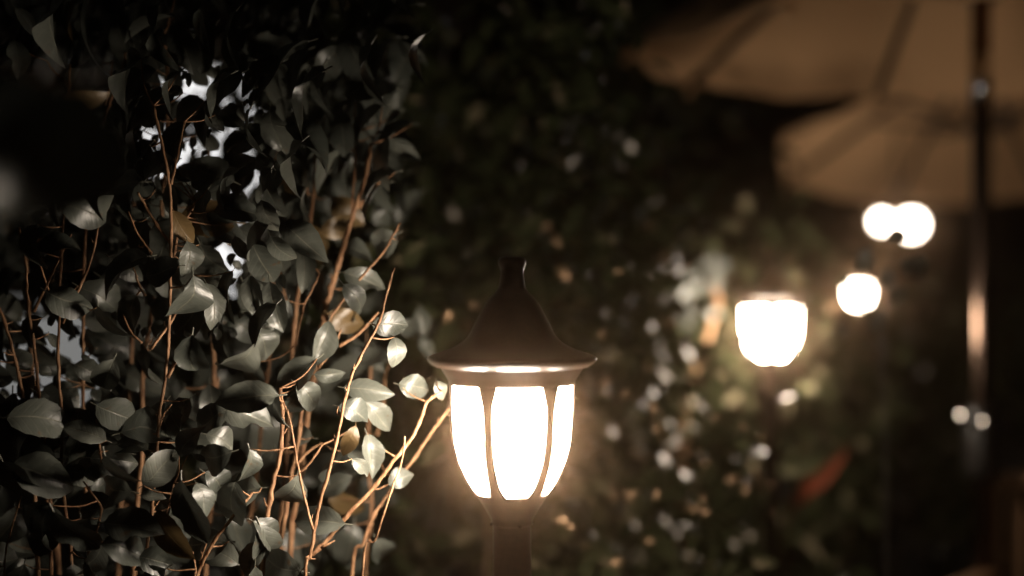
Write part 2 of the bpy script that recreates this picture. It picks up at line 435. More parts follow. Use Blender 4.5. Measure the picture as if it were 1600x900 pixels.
def stem(px_pts, width, D, key=None, ground=False, D1=None):
    """a stem through photograph points given bottom-last; width in photo pixels"""
    key = key or key_of(sum(p[0] for p in px_pts) / len(px_pts))
    D += BACK
    n = len(px_pts); D1 = D if D1 is None else D1
    pts = [P(x + rng.uniform(-1, 1), y, D1 + (D - D1) * i / max(1, n - 1) + rng.uniform(-.006, .006)) for i, (x, y) in enumerate(px_pts)]
    root = SHR[key]
    if ground:
        d = (pts[-1] - pts[-2]).normalized(); p = pts[-1]
        end = Vector((p.x * 0.6 + root.location.x * 0.4, p.y * 0.6 + root.location.y * 0.4, -0.03))
        pts += [p.lerp(end, 0.35) + d * 0.02, end]
    path = smooth_path(pts, 5)
    r1 = width * 0.41 * D / F; r0 = r1 * 0.62
    m = len(path); rad = []
    for i in range(m):
        r = r0 + (r1 - r0) * i / (m - 1)
        r *= 1 + 0.10 * math.sin(i * 2.3 + pts[0].x * 40) + (0.28 if (i % 7 == 3) else 0)
        rad.append(r)
    jit = [p + Vector((rng.uniform(-1, 1), rng.uniform(-1, 1), 0)) * r1 * 0.25 for p in path]
    mb = MB(); mb.tube([p - root.location for p in jit], rad, 9)
    for i in range(3, m - 2, rng.choice((4, 5))):      # buds and broken side shoots at the nodes
        if rng.random() < .35: continue
        d = (jit[i - 1] - jit[i + 1]).normalized(); a = rng.uniform(0, 2 * PI)
        sd = Vector((math.cos(a), math.sin(a), 0)); q = jit[i] - root.location; ln_ = rng.uniform(1.8, 4.5) * rad[i]
        mb.tube([q, q + (sd * .7 + d * .5) * ln_ * .6, q + (sd * .8 + d * 1.0) * ln_], [rad[i] * .7, rad[i] * .45, rad[i] * .16], 5)
    mb.build('stem', M['bark'], root)
    STEM_PTS[key] += path
    return path

# upright stems and twigs traced to their places in the hedge (top first)
stem([(-6, 470), (15, 530), (30, 590), (40, 650), (52, 760), (60, 900)], 9, 1.80, 'a', True)
stem([(30, 355), (40, 410), (44, 470), (54, 545), (60, 600), (69, 690), (78, 780), (80, 890)], 8, 1.76, 'a', True)
stem([(40, 380), (46, 500), (53, 600), (68, 690), (76, 790), (90, 900)], 12, 1.90, 'a', True)
stem([(98, 330), (93, 450), (92, 560), (96, 640), (97, 740), (107, 830), (112, 900)], 8, 1.75, 'a', True)
stem([(112, 366), (85, 420), (53, 487)], 6, 1.75, 'a')
stem([(155, 350), (143, 400), (128, 440), (98, 505)], 6, 1.74, 'a')
stem([(55, 390), (75, 450), (92, 480)], 4, 1.78, 'a')
stem([(195, 82), (189, 115), (171, 160), (160, 190), (150, 225), (138, 300), (132, 420), (130, 600), (134, 760), (140, 900)], 8, 1.86, 'a', True)
stem([(176, 95), (172, 130), (165, 165)], 5, 1.86, 'a')
stem([(72, 95), (84, 112), (102, 128), (110, 150)], 6, 1.82, 'a')
stem([(110, 100), (108, 160), (104, 205), (104, 262), (99, 330)], 7, 1.80, 'a')
stem([(114, 168), (122, 208), (128, 260)], 6, 1.84, 'a')
stem([(240, 165), (250, 210), (262, 270), (268, 330), (266, 450), (262, 560), (250, 640), (244, 705), (236, 800), (228, 900)], 8, 1.73, 'b', True)
stem([(287, 190), (280, 235), (268, 288)], 5, 1.73, 'b')
stem([(258, 60), (262, 130), (262, 200), (258, 260), (254, 320), (248, 390), (240, 470), (230, 540), (223, 610), (222, 690), (214, 800), (208, 900)], 11, 1.90, 'b', True)
stem([(215, 300), (228, 322), (245, 352), (267, 382)], 6, 1.74, 'b')
stem([(302, 430), (285, 470), (268, 500), (236, 545)], 6, 1.76, 'b')
stem([(299, 524), (280, 558), (262, 590)], 7, 1.73, 'b')
stem([(270, 190), (282, 180), (292, 168), (305, 150)], 6, 1.85, 'b')
stem([(325, 215), (326, 250), (325, 285), (330, 400), (336, 600), (335, 690), (328, 800), (322, 900)], 11, 2.00, 'b', True)
stem([(211, 280), (212, 380), (209, 480), (203, 600), (196, 700), (185, 900)], 10, 2.02, 'b', True)
stem([(306, 315), (295, 335), (280, 360), (272, 400)], 6, 1.78, 'b')
stem([(200, 330), (215, 365), (236, 395)], 4, 1.74, 'b')
stem([(208, 418), (218, 445), (228, 462)], 5, 1.74, 'b')
stem([(192, 492), (205, 520), (221, 536)], 4, 1.74, 'b')
stem([(150, 655), (155, 700), (160, 722)], 5, 1.70, 'a')
stem([(35, 768), (22, 810), (10, 860), (6, 900)], 4, 1.70, 'a')
stem([(130, 752), (146, 775), (158, 795), (150, 830)], 5, 1.70, 'a')
stem([(268, 632), (258, 645), (250, 665)], 4, 1.72, 'b')
stem([(273, 755), (262, 795), (252, 830)], 4, 1.70, 'b')
stem([(395, 770), (372, 798), (335, 845), (312, 890), (302, 920)], 8, 1.71, 'b')
stem([(325, 835), (320, 855), (312, 880)], 4, 1.71, 'b')
stem([(300, 862), (306, 885), (304, 905)], 4, 1.71, 'b')
# right hand group
stem([(580, 225), (572, 270), (558, 320), (545, 355), (530, 405), (515, 460), (506, 505), (496, 560), (484, 620), (470, 730), (452, 900)], 13, 1.95, 'c', True)
stem([(556, 205), (553, 280), (548, 340)], 6, 1.97, 'c')
stem([(598, 280), (576, 300), (560, 325)], 7, 1.96, 'c')
stem([(494, 240), (488, 320), (476, 400), (463, 480), (456, 560), (450, 660), (442, 780), (434, 900)], 10, 1.98, 'c', True)
stem([(432, 250), (424, 300), (420, 350), (425, 420), (424, 520), (412, 640), (396, 780), (380, 900)], 9, 2.02, 'c', True)
stem([(616, 418), (604, 462), (593, 500), (570, 545), (550, 585), (537, 630), (527, 680), (516, 730), (503, 775), (492, 820), (484, 870), (478, 920)], 8, 1.72, 'c', True)
stem([(626, 348), (612, 372), (598, 395), (560, 438), (520, 492), (505, 520), (496, 552)], 6, 1.86, 'c')
stem([(500, 428), (487, 455), (474, 482), (462, 540)], 5, 1.86, 'c')
stem([(440, 425), (443, 450), (452, 482)], 5, 1.90, 'c')
stem([(590, 488), (562, 520), (530, 540)], 7, 1.86, 'c')
stem([(534, 514), (520, 545), (498, 575)], 6, 1.86, 'c')
stem([(692, 612), (668, 628), (655, 660), (640, 690), (614, 722), (582, 764), (548, 800), (516, 838), (488, 868)], 9, 1.80, 'c')
stem([(702, 638), (674, 676), (650, 712), (625, 744), (600, 780), (580, 812), (568, 850), (550, 905)], 8, 1.90, 'c', True)
stem([(632, 682), (629, 718), (612, 766), (598, 810), (586, 845), (566, 900)], 5, 1.69, 'c', True)
stem([(438, 606), (442, 650), (438, 700), (426, 755), (417, 820), (411, 900)], 12, 1.75, 'c', True)
stem([(442, 628), (452, 655), (460, 690), (466, 730), (478, 785), (489, 828)], 5, 1.70, 'c')
stem([(474, 620), (464, 700), (452, 760), (442, 830), (432, 900)], 12, 1.86, 'c', True)
stem([(503, 692), (482, 706), (462, 728)], 6, 1.84, 'c')
stem([(503, 695), (485, 722), (464, 742)], 5, 1.80, 'c')
stem([(580, 560), (576, 640), (574, 720), (580, 800), (570, 900)], 9, 2.10, 'c', True)
stem([(602, 590), (598, 640), (590, 680)], 6, 2.10, 'c')
stem([(340, 590), (336, 640), (334, 680)], 14, 2.0, 'b')

# --- leaves one can single out: x, y, length, direction of the tip (0 right, 90 down), how far turned to the lamp, depth, width, kind
HL = [
 (255,737,68,-35,.75,1.68,.74,0),(240,774,36,0,.95,1.72,.5,0),(185,758,90,70,.0,1.66,.66,0),(203,857,76,12,.75,1.68,.66,0),
 (206,826,84,8,.35,1.66,.55,0),(297,685,56,-60,.2,1.69,.7,0),(353,690,56,22,.8,1.69,.6,0),(322,716,74,165,.6,1.68,.6,0),
 (320,783,54,62,.65,1.67,.75,0),(290,806,98,80,.05,1.66,.55,0),(268,842,88,60,.2,1.68,.55,1),(348,800,92,112,.15,1.69,.6,0),
 (395,737,64,84,.8,1.69,.55,0),(382,622,90,176,.1,1.69,.5,0),(427,650,58,108,.0,1.68,.6,0),(75,742,104,15,.25,1.66,.55,0),
 (35,766,95,58,.05,1.66,.6,0),(55,832,84,120,.0,1.66,.6,0),(115,842,92,60,.1,1.65,.6,0),(188,652,72,28,.1,1.69,.66,0),
 (162,597,70,115,.35,1.69,.55,0),(72,656,104,4,.15,1.67,.5,0),(130,674,64,205,.5,1.69,.5,0),(12,690,82,110,.15,1.69,.6,0),
 (247,877,62,10,.45,1.70,.6,0),(12,836,74,100,.8,1.84,.6,0),(142,882,64,120,.6,1.72,.6,0),
 (247,420,60,172,.12,1.70,.82,0),(300,484,94,96,.62,1.69,.62,0),(336,478,68,66,.6,1.74,.5,0),(298,570,82,95,.4,1.70,.55,0),
 (372,572,78,128,.95,1.78,.66,0),(298,408,56,80,.65,1.74,.7,0),(178,418,92,160,.0,1.70,.55,0),(90,376,62,-20,.05,1.72,.6,0),
 (42,392,78,110,.1,1.72,.6,0),(140,335,84,20,.1,1.66,.6,0),(165,522,78,78,.0,1.70,.66,0),(112,478,78,30,.0,1.68,.6,0),
 (320,346,84,182,.3,1.80,.6,1),(288,358,58,60,.4,1.74,.5,1),(372,322,70,-8,.1,1.74,.55,0),(384,372,80,150,.05,1.74,.5,0),
 (476,375,84,36,.0,1.72,.5,0),(437,402,62,66,.1,1.70,.62,0),(413,345,58,80,.1,1.71,.6,0),(475,420,64,80,.55,1.84,.4,0),
 (558,470,58,52,.7,1.80,.5,0),(576,437,72,16,.3,1.86,.5,0),(612,511,54,10,.85,1.74,.7,0),(624,553,48,72,.8,1.74,.66,0),
 (645,513,46,10,.6,2.15,.6,0),(418,543,58,60,.9,1.80,.66,0),(396,466,64,80,.25,1.78,.5,0),(405,506,72,130,.15,1.76,.5,0),
 (506,540,68,100,.7,1.82,.5,0),(545,500,56,20,.5,1.94,.6,1),(565,387,54,-10,.1,1.96,.6,0),(458,592,86,140,.35,1.78,.5,0),
 (516,586,44,2,.75,1.80,.5,0),(437,500,58,112,.6,1.84,.5,0),(490,622,62,42,.75,1.78,.55,0),(458,642,68,100,.6,1.80,.55,0),
 (560,645,58,18,.7,1.76,.62,0),(577,612,72,8,.7,1.80,.36,0),(596,652,62,46,.65,1.82,.5,0),(549,692,46,102,.5,1.82,.5,1),
 (583,712,62,72,.65,1.79,.5,0),(570,732,44,38,.6,1.75,.2,0),(452,782,74,108,.7,1.76,.62,0),(492,814,84,184,.4,1.80,.5,0),
 (628,748,40,-22,.55,1.85,.8,0),(652,606,52,12,.8,1.82,.66,0),(690,611,30,62,.7,1.82,.6,0),(410,690,94,62,.6,2.06,.66,0),
 (600,872,60,70,.4,2.0,.6,0),(376,836,68,60,.6,1.98,.5,0),(398,892,60,80,.5,1.98,.5,0),(42,35,44,55,.6,1.80,.3,0),
 (25,92,54,82,.4,1.80,.6,0),(97,271,48,22,.8,1.76,.7,0),(130,160,68,2,.5,1.55,.4,1),(165,292,104,172,.1,1.66,.6,0),
 (270,282,60,70,.2,1.78,.6,0),(110,58,124,58,.0,1.6,.66,0),(60,40,110,130,.0,1.7,.6,0),(230,70,110,100,.0,1.75,.6,0),
 (340,70,110,60,.0,1.78,.6,0),(455,150,110,80,.0,1.75,.6,0),(560,120,100,100,.0,1.85,.6,0),(495,215,95,20,.05,1.80,.55,0),
 (620,212,64,0,.2,2.0,.5,0),(630,236,60,8,.3,2.05,.5,0),(640,62,90,20,.2,2.1,.5,0),(545,330,60,40,.3,2.05,.6,1),
 (530,352,54,-20,.5,2.0,.6,1),(352,455,60,110,.1,1.76,.5,0),(330,640,70,85,.3,1.86,.6,0),(395,600,60,100,.3,1.86,.6,0),
 (225,585,72,95,.0,1.84,.6,0),(140,720,80,150,.1,1.74,.6,0),(420,745,70,95,.2,1.9,.6,0),(350,760,64,40,.5,1.76,.6,0),
 (318,712,40,40,.2,1.70,.6,0),(545,860,70,100,.35,2.06,.6,0),(470,870,80,60,.5,2.02,.6,0),(520,760,60,150,.5,2.0,.5,0),
 (598,345,34,40,.8,2.25,.8,0),(660,505,46,80,.7,2.2,.5,0),(668,545,40,60,.8,2.18,.5,0),(545,790,64,30,.3,2.1,.5,1),
 (328,142,76,80,.0,1.72,.66,0),(250,142,72,120,.0,1.73,.6,0),(378,212,78,150,.0,1.72,.6,0),(314,186,56,150,.0,1.74,.6,0),(212,256,64,120,.0,1.78,.6,0),
 (340,288,74,140,.0,1.74,.6,0),(405,300,74,120,.0,1.76,.6,0),(262,318,56,100,.05,1.78,.5,0),(310,328,62,110,.05,1.78,.6,0),(240,282,60,130,.0,1.8,.6,0),(440,260,90,130,.0,1.76,.6,0),
 (180,120,90,140,.0,1.76,.6,0),(195,215,80,120,.0,1.8,.6,0),(430,90,100,140,.0,1.8,.6,0),(300,30,110,120,.0,1.8,.6,0),
 (30,590,70,80,.3,1.95,.5,0),(65,560,60,60,.2,1.92,.5,0),(220,460,56,100,.3,1.9,.6,0),(345,540,60,95,.2,1.85,.5,0),
]
def hand_leaf(px, py, ln, ang, lit, D, ratio, kind, key=None, tilt=None):
    D += BACK
    if py < 260 and lit < .04: ang = 135 + (ang % 50) - 25
    c = P(px, py, D); a = math.radians(ang)
    dy = rng.uniform(-0.35, 0.35) if tilt is None else tilt
    t = Vector((math.cos(a), dy, -math.sin(a))).normalized()
    toc = (CAM - c).normalized(); tol = (LC - c).normalized()
    n = toc * (0.7 if lit < .5 else 0.5) + tol * ((lit - 0.40) * (2.6 if lit > .4 else 1.9)) + Vector((rng.uniform(-.15, .15), 0, rng.uniform(-.1, .2)))
    if py < 300 and px < 700 and lit < .3: n += Vector((-.75, 0, .75)) * (.5 + .5 * min(1, (300 - py) / 150))
    n = n - t * n.dot(t)
    if n.dot(toc) < 0.15: n = n + toc * (0.3 - n.dot(toc))
    L = ln * D / F / math.sqrt(1 - t.y * t.y) * 1.14
    pool = LVB if kind == 1 else LV
    me = min(pool, key=lambda m: abs(m['r'] - ratio) + rng.uniform(0, 0.05))
    key = key or key_of(px)
    base = c - t * (L * 0.5)
    o = put_leaf(SHR[key], me, base, t, n, L)
    return base
for pool in (LV, LVB, LVG):
    for m_ in pool: m_['r'] = (max(v.co.x for v in m_.vertices) - min(v.co.x for v in m_.vertices))
bases = []
for h in HL:
    k = key_of(h[0]); bases.append((k, hand_leaf(*h, key=k)))

# twigs tie leaves to the nearest stem
TW = {k: MB() for k in SHR}
def twig(key, b, maxlen=0.075, r=0.0009):
    best = None; bd = 1e9
    for q in STEM_PTS[key]:
        d = (q - b).length + max(0.0, q.z - b.z) * 0.8
        if d < bd: bd = d; best = q
    if best is None or (best - b).length > maxlen: return
    mid = b.lerp(best, 0.5) + Vector((rng.uniform(-.1, .1), 0, -0.07)) * (b - best).length
    o = SHR[key].location
    TW[key].tube([p - o for p in smooth_path([b, mid, best], 3)], [r * (0.8 + 0.12 * i) for i in range(7)], 5)
for k, b in bases: twig(k, b)

# --- the rest of the leaves, deeper in the shrubs; light gets through at the gaps
WIN = [(278,128,9),(292,141,8),(318,108,4),(366,155,10),(394,170,9),(398,90,4),(226,208,6),(241,205,5),(285,245,8),(312,231,7),(334,211,6),(345,240,9),(312,288,8),(397,262,5),
       (360,316,9),(385,318,8),(378,346,7),(352,392,9),(366,425,8)]
WIN2 = [(120,492,12),(128,515,9),(105,548,13),(120,560,8),(75,545,9),(145,562,8),(14,600,10),(10,575,8),(72,598,9),(68,512,6),(35,545,8),(30,590,7),(100,600,6),(60,620,6),(150,600,6),(128,630,6)]
GAPS = WIN + WIN2 + [(256,485,12),(160,120,7)]
def blocked(px, py, r):
    return any((px - x) ** 2 + (py - y) ** 2 < (g_ * .75 + r * 0.34) ** 2 for x, y, g_ in GAPS)
count = {k: 0 for k in SHR}
def fill(n, x0, x1, y0, y1, d0, d1, lmin=62, lmax=92, edge=True):
    made = 0; tries = 0
    while made < n and tries < n * 12:
        tries += 1
        px = rng.uniform(x0, x1); py = rng.uniform(y0, y1); D = rng.uniform(d0, d1) + BACK
        ln = rng.uniform(lmin, lmax) * 2.05 / D
        if blocked(px, py, ln): continue
        # the shrub thins out to the right
        if edge and px > 560 and rng.random() < (px - 560) / 140: continue
        key = key_of(px)
        if count[key] >= {'a': 150, 'b': 100, 'c': 190}[key]: continue
        c = P(px, py, D)
        a = math.radians(rng.gauss(75, 60) if py > 300 else rng.gauss(135, 28)); t = Vector((math.cos(a), rng.uniform(-.6, .4), -math.sin(a))).normalized()
        n_ = Vector((rng.gauss(0, .55), rng.uniform(-1.0, -.15), rng.gauss(.35, .45)))
        if py < 330: n_ += Vector((-.45, 0, .8 * (330 - py) / 330 + .3))
        L = ln * D / F
        base = c - t * (L * .5)
        put_leaf(SHR[key], rng.choice(LVB) if rng.random() < .02 else rng.choice(LV), base, t, n_, L)
        twig(key, base, 0.09)
        count[key] += 1; made += 1
fill(110, -60, 640, -70, 110, 1.85, 2.5, 75, 110)
fill(120, -60, 640, 90, 330, 1.85, 2.5, 72, 105)
fill(60, 400, 640, 60, 330, 1.95, 2.5, 75, 105)
fill(95, -60, 600, 310, 640, 1.92, 2.5)
fill(150, -60, 560, 610, 960, 1.82, 2.5)
fill(30, 400, 620, 380, 900, 2.1, 2.6)
# dark leaves, backs to the lamp, close the view to the window except at the gaps
LATE = []
for _ in range(64):                    # full leaves in front, low in the hedge
    px = rng.uniform(-20, 440); py = rng.uniform(640, 930); key = key_of(px)
    if any((px - h[0]) ** 2 + (py - h[1]) ** 2 < 34 ** 2 for h in HL if h[4] > .5): continue
    b_ = hand_leaf(px, py, rng.uniform(58, 92), rng.choice((rng.gauss(80, 35), rng.gauss(20, 25), rng.gauss(165, 25))), rng.choice((0.0, .1, .3, .55, .7, .8)), rng.uniform(1.69, 1.80), rng.choice((.56, .62, .7)), 0, key=key)
    twig(key, b_, .07)
def close_window():
    import numpy as np
    pts = [(x, y) for x in range(176, 446, 5) for y in range(50, 530, 5)] + [(x, y) for x in range(-20, 190, 5) for y in range(430, 690, 5)]
    pts = [(x, y) for x, y in pts if not any((x - a) ** 2 + (y - b) ** 2 < (g_ + 2) ** 2 for a, b, g_ in WIN + WIN2)]
    rng.shuffle(pts); Q = np.array(pts, float); open_ = np.ones(len(pts), bool); G = np.array(WIN + WIN2, float); made = {'a': 0, 'b': 0, 'c': 0}
    for ln in (88, 70, 54, 42, 32, 24, 18):
        for qi, (x, y) in enumerate(pts):
            if not open_[qi]: continue
            for _ in range(9):
                ang = rng.gauss(135, 40) if y < 330 else rng.uniform(20, 160)
                ca, sa = math.cos(math.radians(ang)), math.sin(math.radians(ang)); A = ln * .46; B = ln * .25
                cx = x + rng.uniform(-.25, .25) * ln; cy_ = y + rng.uniform(-.25, .25) * ln
                def inside(X, Y, m):
                    u = (X - cx) * ca + (Y - cy_) * sa; v = -(X - cx) * sa + (Y - cy_) * ca
                    return (u / (A + m)) ** 2 + (v / (B + m)) ** 2 < 1
                if inside(G[:, 0], G[:, 1], G[:, 2] * .5).any(): continue
                hit = inside(Q[:, 0], Q[:, 1], -1.0 - ln * .055) & open_
                if hit.sum() < max(1, ln * ln * .008): continue
                open_ &= ~hit
                D = rng.uniform(1.98, 2.2); c = P(cx, cy_, D)
                t = Vector((ca, rng.uniform(-.12, .12), -sa)).normalized()
                n_ = Vector((-.35, -.95, .4)) if y < 330 else Vector((rng.uniform(-.5, .1), -.95, .35))
                n_ = (n_ - t * n_.dot(t)).normalized(); L = ln * D / F
                me = rng.choice([m for m in LV if m['r'] > .5]); key = key_of(cx)
                if made[key] < {'a': 60, 'b': 115, 'c': 30}[key]:
                    b_ = c - t * L * .5; put_leaf(SHR[key], me, b_, t, n_, L); count[key] += 1
                    twig(key, b_, .06)
                else: LATE.append((key, me, c, t, n_, L))
                made[key] += 1; break
close_window()
# deepest leaves of each shrub, joined
def deep(specs):
    acc = {k: MB() for k in SHR}; uvs = {k: [] for k in SHR}
    for (n, x0, x1, y0, y1, d0, d1, l0, l1) in specs:
        made = tries = 0
        while made < n and tries < n * 15:
            tries += 1
            px = rng.uniform(x0, x1); py = rng.uniform(y0, y1); ln = rng.uniform(l0, l1); D = rng.uniform(d0, d1)
            if blocked(px, py, ln): continue
            if px > 520 and rng.random() < (px - 520) / 130: continue
            key = key_of(px); c = P(px, py, D); a = rng.gauss(1.3, 1.1) if py > 300 else rng.gauss(2.35, .5)
            t = Vector((math.cos(a), rng.uniform(-.5, .4), -math.sin(a))).normalized()
            nn = Vector((rng.gauss(0, .5), rng.uniform(-1, -.2), rng.gauss(.3, .4))) + (Vector((-.45, 0, .9)) if py < 330 else Vector()); nn = (nn - t * nn.dot(t)).normalized(); x = t.cross(nn)
            me = rng.choice(LV); L = ln * D / F; b = c - t * L * .5 - SHR[key].location
            acc[key].add([b + (x * v.co.x + t * v.co.y + nn * v.co.z) * L for v in me.vertices], [tuple(p.vertices) for p in me.polygons])
            src = me.uv_layers[0].data
            uvs[key] += [tuple(src[li].uv) for p in me.polygons for li in p.loop_indices]
            made += 1
    for (key, me, c, t, nn, L) in LATE:
        x = t.cross(nn); b = c - t * L * .5 - SHR[key].location
        acc[key].add([b + (x * v.co.x + t * v.co.y + nn * v.co.z) * L for v in me.vertices], [tuple(p.vertices) for p in me.polygons])
        src = me.uv_layers[0].data
        uvs[key] += [tuple(src[li].uv) for p in me.polygons for li in p.loop_indices]
    for k in SHR:
        me = acc[k].mesh('foliage'); ul = me.uv_layers.new(name='UVMap')
        for i, u in enumerate(uvs[k]): ul.data[i].uv = u
        o = link_mesh('foliage', me, M['leaf'], SHR[k]); o['kind'] = 'stuff'
deep([(230, 170, 460, 40, 520, 2.55, 2.85, 34, 62), (160, -40, 240, 40, 620, 2.5, 2.8, 46, 70), (200, -40, 600, -60, 330, 2.6, 2.85, 60, 85),
      (170, 150, 600, 420, 940, 2.5, 2.8, 46, 70), (60, -40, 200, 600, 940, 2.4, 2.7, 50, 75)])
for k, b in TW.items():
    o = b.build('twigs', M['bark'], SHR[k]); o['kind'] = 'stuff'

# big dark blurred leaf close to the lens, on a shoot of the left shrub
st = [Vector(p) for p in ((-0.98, 2.2, 1.2), (-0.80, 1.6, 1.55), (-0.47, 1.15, 1.66), (-0.298, 1.0, 1.634))]
mb = MB(); mb.tube([p - SHR['a'].location for p in smooth_path(st, 4)], 0.0022, 6); mb.build('stem', M['bark'], SHR['a'])
c = P(45, 250, 1.0)
put_leaf(SHR['a'], max(LV, key=lambda m: m['r']), P(132, 135, 1.0), Vector((-.45, .2, -.8)), Vector((.50, -.62, -.36)), 0.150)
put_leaf(SHR['a'], LV[5], P(60, 120, 1.05), Vector((-.6, .15, -.6)), Vector((.5, -.6, -.3)), 0.14)
put_leaf(SHR['a'], LV[7], P(-20, 150, 1.02), Vector((.7, -.1, -.45)), Vector((.25, -.85, -.2)), 0.085)

# ------------------------------------------------------------------ background shrubs
def foliage_mesh(n, rx, ry, rz, cz, seed, size=0.07):
    r = random.Random(seed); v = []; f = []; uv = []
    clumps = []
    for _ in range(26):
        while True:
            q = Vector((r.uniform(-1, 1), r.uniform(-1, 1), r.uniform(-1, 1)))
            if 0.25 < q.length < 1: break
        clumps.append((q, r.uniform(.22, .42)))
    for _ in range(n):
        q, cr = r.choice(clumps)
        d = Vector((r.gauss(0, 1), r.gauss(0, 1), r.gauss(0, 1))).normalized() * cr * r.uniform(.4, 1.05)
        p = q + d
        p = Vector((p.x * rx, p.y * ry, p.z * rz + cz))
        if p.z < 0.05: continue
        t = Vector((r.gauss(0, 1), r.gauss(0, 1), r.gauss(-.5, .7))).normalized()
        nrm = (Vector((q.x, q.y, q.z * .5)) * .7 + Vector((r.gauss(0, .6), r.gauss(-.3, .6), r.gauss(.4, .6))))
        nrm = nrm - t * nrm.dot(t)
        if nrm.length < 1e-3: continue
        nrm.normalize(); x = t.cross(nrm); L = size * r.uniform(.7, 1.25); w = L * .27
        k = len(v)
        pts = [(0, 0, 0), (-w, .32 * L, .08 * L), (0, .38 * L, 0), (w, .32 * L, .08 * L), (-w * .72, .7 * L, .02 * L), (0, .72 * L, -.06 * L), (w * .72, .7 * L, .02 * L), (0, L, -.16 * L)]
        for a in pts: v.append(p + x * a[0] + t * a[1] + nrm * a[2])
        uv += [(.5, 0), (0, .3), (.5, .38), (1, .3), (.1, .7), (.5, .72), (.9, .7), (.5, 1)]
        f += [(k, k+2, k+1), (k, k+3, k+2), (k+1, k+2, k+5, k+4), (k+2, k+3, k+6, k+5), (k+4, k+5, k+7), (k+5, k+6, k+7)]
    me = bpy.data.meshes.new('foliage'); me.from_pydata([tuple(a) for a in v], [], f)
    ul = me.uv_layers.new(name='UVMap')
    for lp in me.loops: ul.data[lp.index].uv = uv[lp.vertex_index]
    for p in me.polygons: p.use_smooth = True
    me.materials.append(M['leaf_hedge']); me.update()
    return me
HG = 'hedge shrubs behind the lanterns'
BSH = []
def bg_shrub(px, D, rx, ry, rz, cz, n, label, seed):
    root = thing('hedge_shrub', label, 'shrub', (P(px, 500, D).x, D, 0), HG)
    o = link_mesh('foliage', foliage_mesh(n, rx, ry, rz, cz, seed), None, root); o['kind'] = 'stuff'
    r = random.Random(seed + 99)
    for k in range(5):
        x = r.uniform(-.5, .5) * rx; y = r.uniform(-.5, .5) * ry
        pts = [(x * .4, y * .4, -.03), (x * .7, y * .7, cz * .35), (x, y, cz * .6), (x * 1.1, y * 1.1, cz * .85)]
        mb = MB(); mb.tube(smooth_path(pts, 3), [.012 - .001 * i for i in range(10)], 6); mb.build('stem', M['bark_dark'], root)
    BSH.append(root)
    return root
bA = bg_shrub(680, 3.05, .46, .42, 1.35, 1.35, 2600, 'tall dark shrub just left of and behind the near lantern roof', 1)
bB = bg_shrub(850, 3.55, .40, .42, 1.45, 1.40, 2600, 'tall dim shrub rising straight behind the near lantern', 2)
bC = bg_shrub(955, 4.45, .36, .34, .98, .95, 2400, 'leafy shrub lit white on its edge left of the second lantern', 3)
bD = bg_shrub(1200, 4.75, .50, .45, .85, .80, 2200, 'dark shrub standing behind the second lantern', 4)
bE = bg_shrub(1330, 5.9, .50, .40, .72, .70, 1800, 'shrub below the hanging globe, before the farthest lantern', 5)
bF = bg_shrub(960, 3.0, .36, .34, .55, .55, 1500, 'low shrub with warm glints right of the near lantern post', 6)
bG = bg_shrub(1110, 3.35, .34, .34, .55, .52, 1500, 'low shrub at the foot of the second lantern post', 7)
bH = bg_shrub(1480, 7.4, .80, .5, .75, .75, 1800, 'distant dark shrub seen behind the parasol pole', 8)
bI = bg_shrub(1640, 8.4, .80, .5, .8, .8, 1500, 'distant dark shrub at the right edge beyond the parasol pole', 9)
bJ = bg_shrub(500, 3.6, .45, .40, 1.30, 1.45, 2000, 'dark shrub behind the camellia shrub nearest the lantern', 10)
bK = bg_shrub(1030, 5.4, .42, .36, 1.3, 1.4, 1800, 'tall dark shrub reaching up to the near parasol edge', 11)

def owner(D, px):
    p = P(px, 500, D)
    return min(BSH, key=lambda s: (s.location.x - p.x) ** 2 + (s.location.y - p.y) ** 2)
# leaves that face a lamp or mirror it towards the lens
GL = [(870,375,3.0,1,1),(893,357,3.1,1,1),(880,425,2.9,1,1.5),(1012,353,3.5,2,1),(1040,402,3.4,2,1.6),(940,405,3.2,1,1),(1096,565,3.4,2,1.4),(1087,597,3.4,2,1.5),
      (1020,640,2.8,1,1),(1028,668,2.8,1,1),(1066,660,2.9,1,1.1),(1120,652,3.1,2,.8),(1098,725,3.0,1,.9),(1146,748,3.0,1,1.3),(1156,751,3.02,1,1.2),(1182,742,3.2,2,1.1),(1198,760,3.2,2,1),
      (1025,775,2.7,1,1),(990,770,2.7,1,1),(985,779,2.72,1,1),(1082,796,2.8,1,1.1),(1097,799,2.82,1,1.1),(1098,778,2.85,1,.8),(876,812,2.5,1,1.2),(888,822,2.52,1,1.0),(965,878,2.6,1,1.2),(1012,845,2.7,1,.9),
      (700,497,2.6,1,1.2),(940,525,3.0,1,.9),(1265,440,4.2,2,1),(1325,425,4.6,2,1),(1300,480,4.4,2,1),(1295,507,4.2,2,1.1),(1352,520,5.0,2,.9),(1207,802,3.4,2,.8),(1310,470,4.4,2,.9),
      (1386,408,4.8,2,1.2),(1387,386,4.8,2,1.4),(945,600,2.9,1,.9),(1020,320,3.8,2,.9),(1150,330,4.3,2,.8),(1230,620,3.7,2,1)]
NG = len(GL)
for _ in range(70):
    GL.append((rng.uniform(640, 1260), rng.triangular(330, 890, 650), rng.uniform(2.7, 3.9), rng.choice((1, 1, 2)), rng.uniform(.5, .95)))
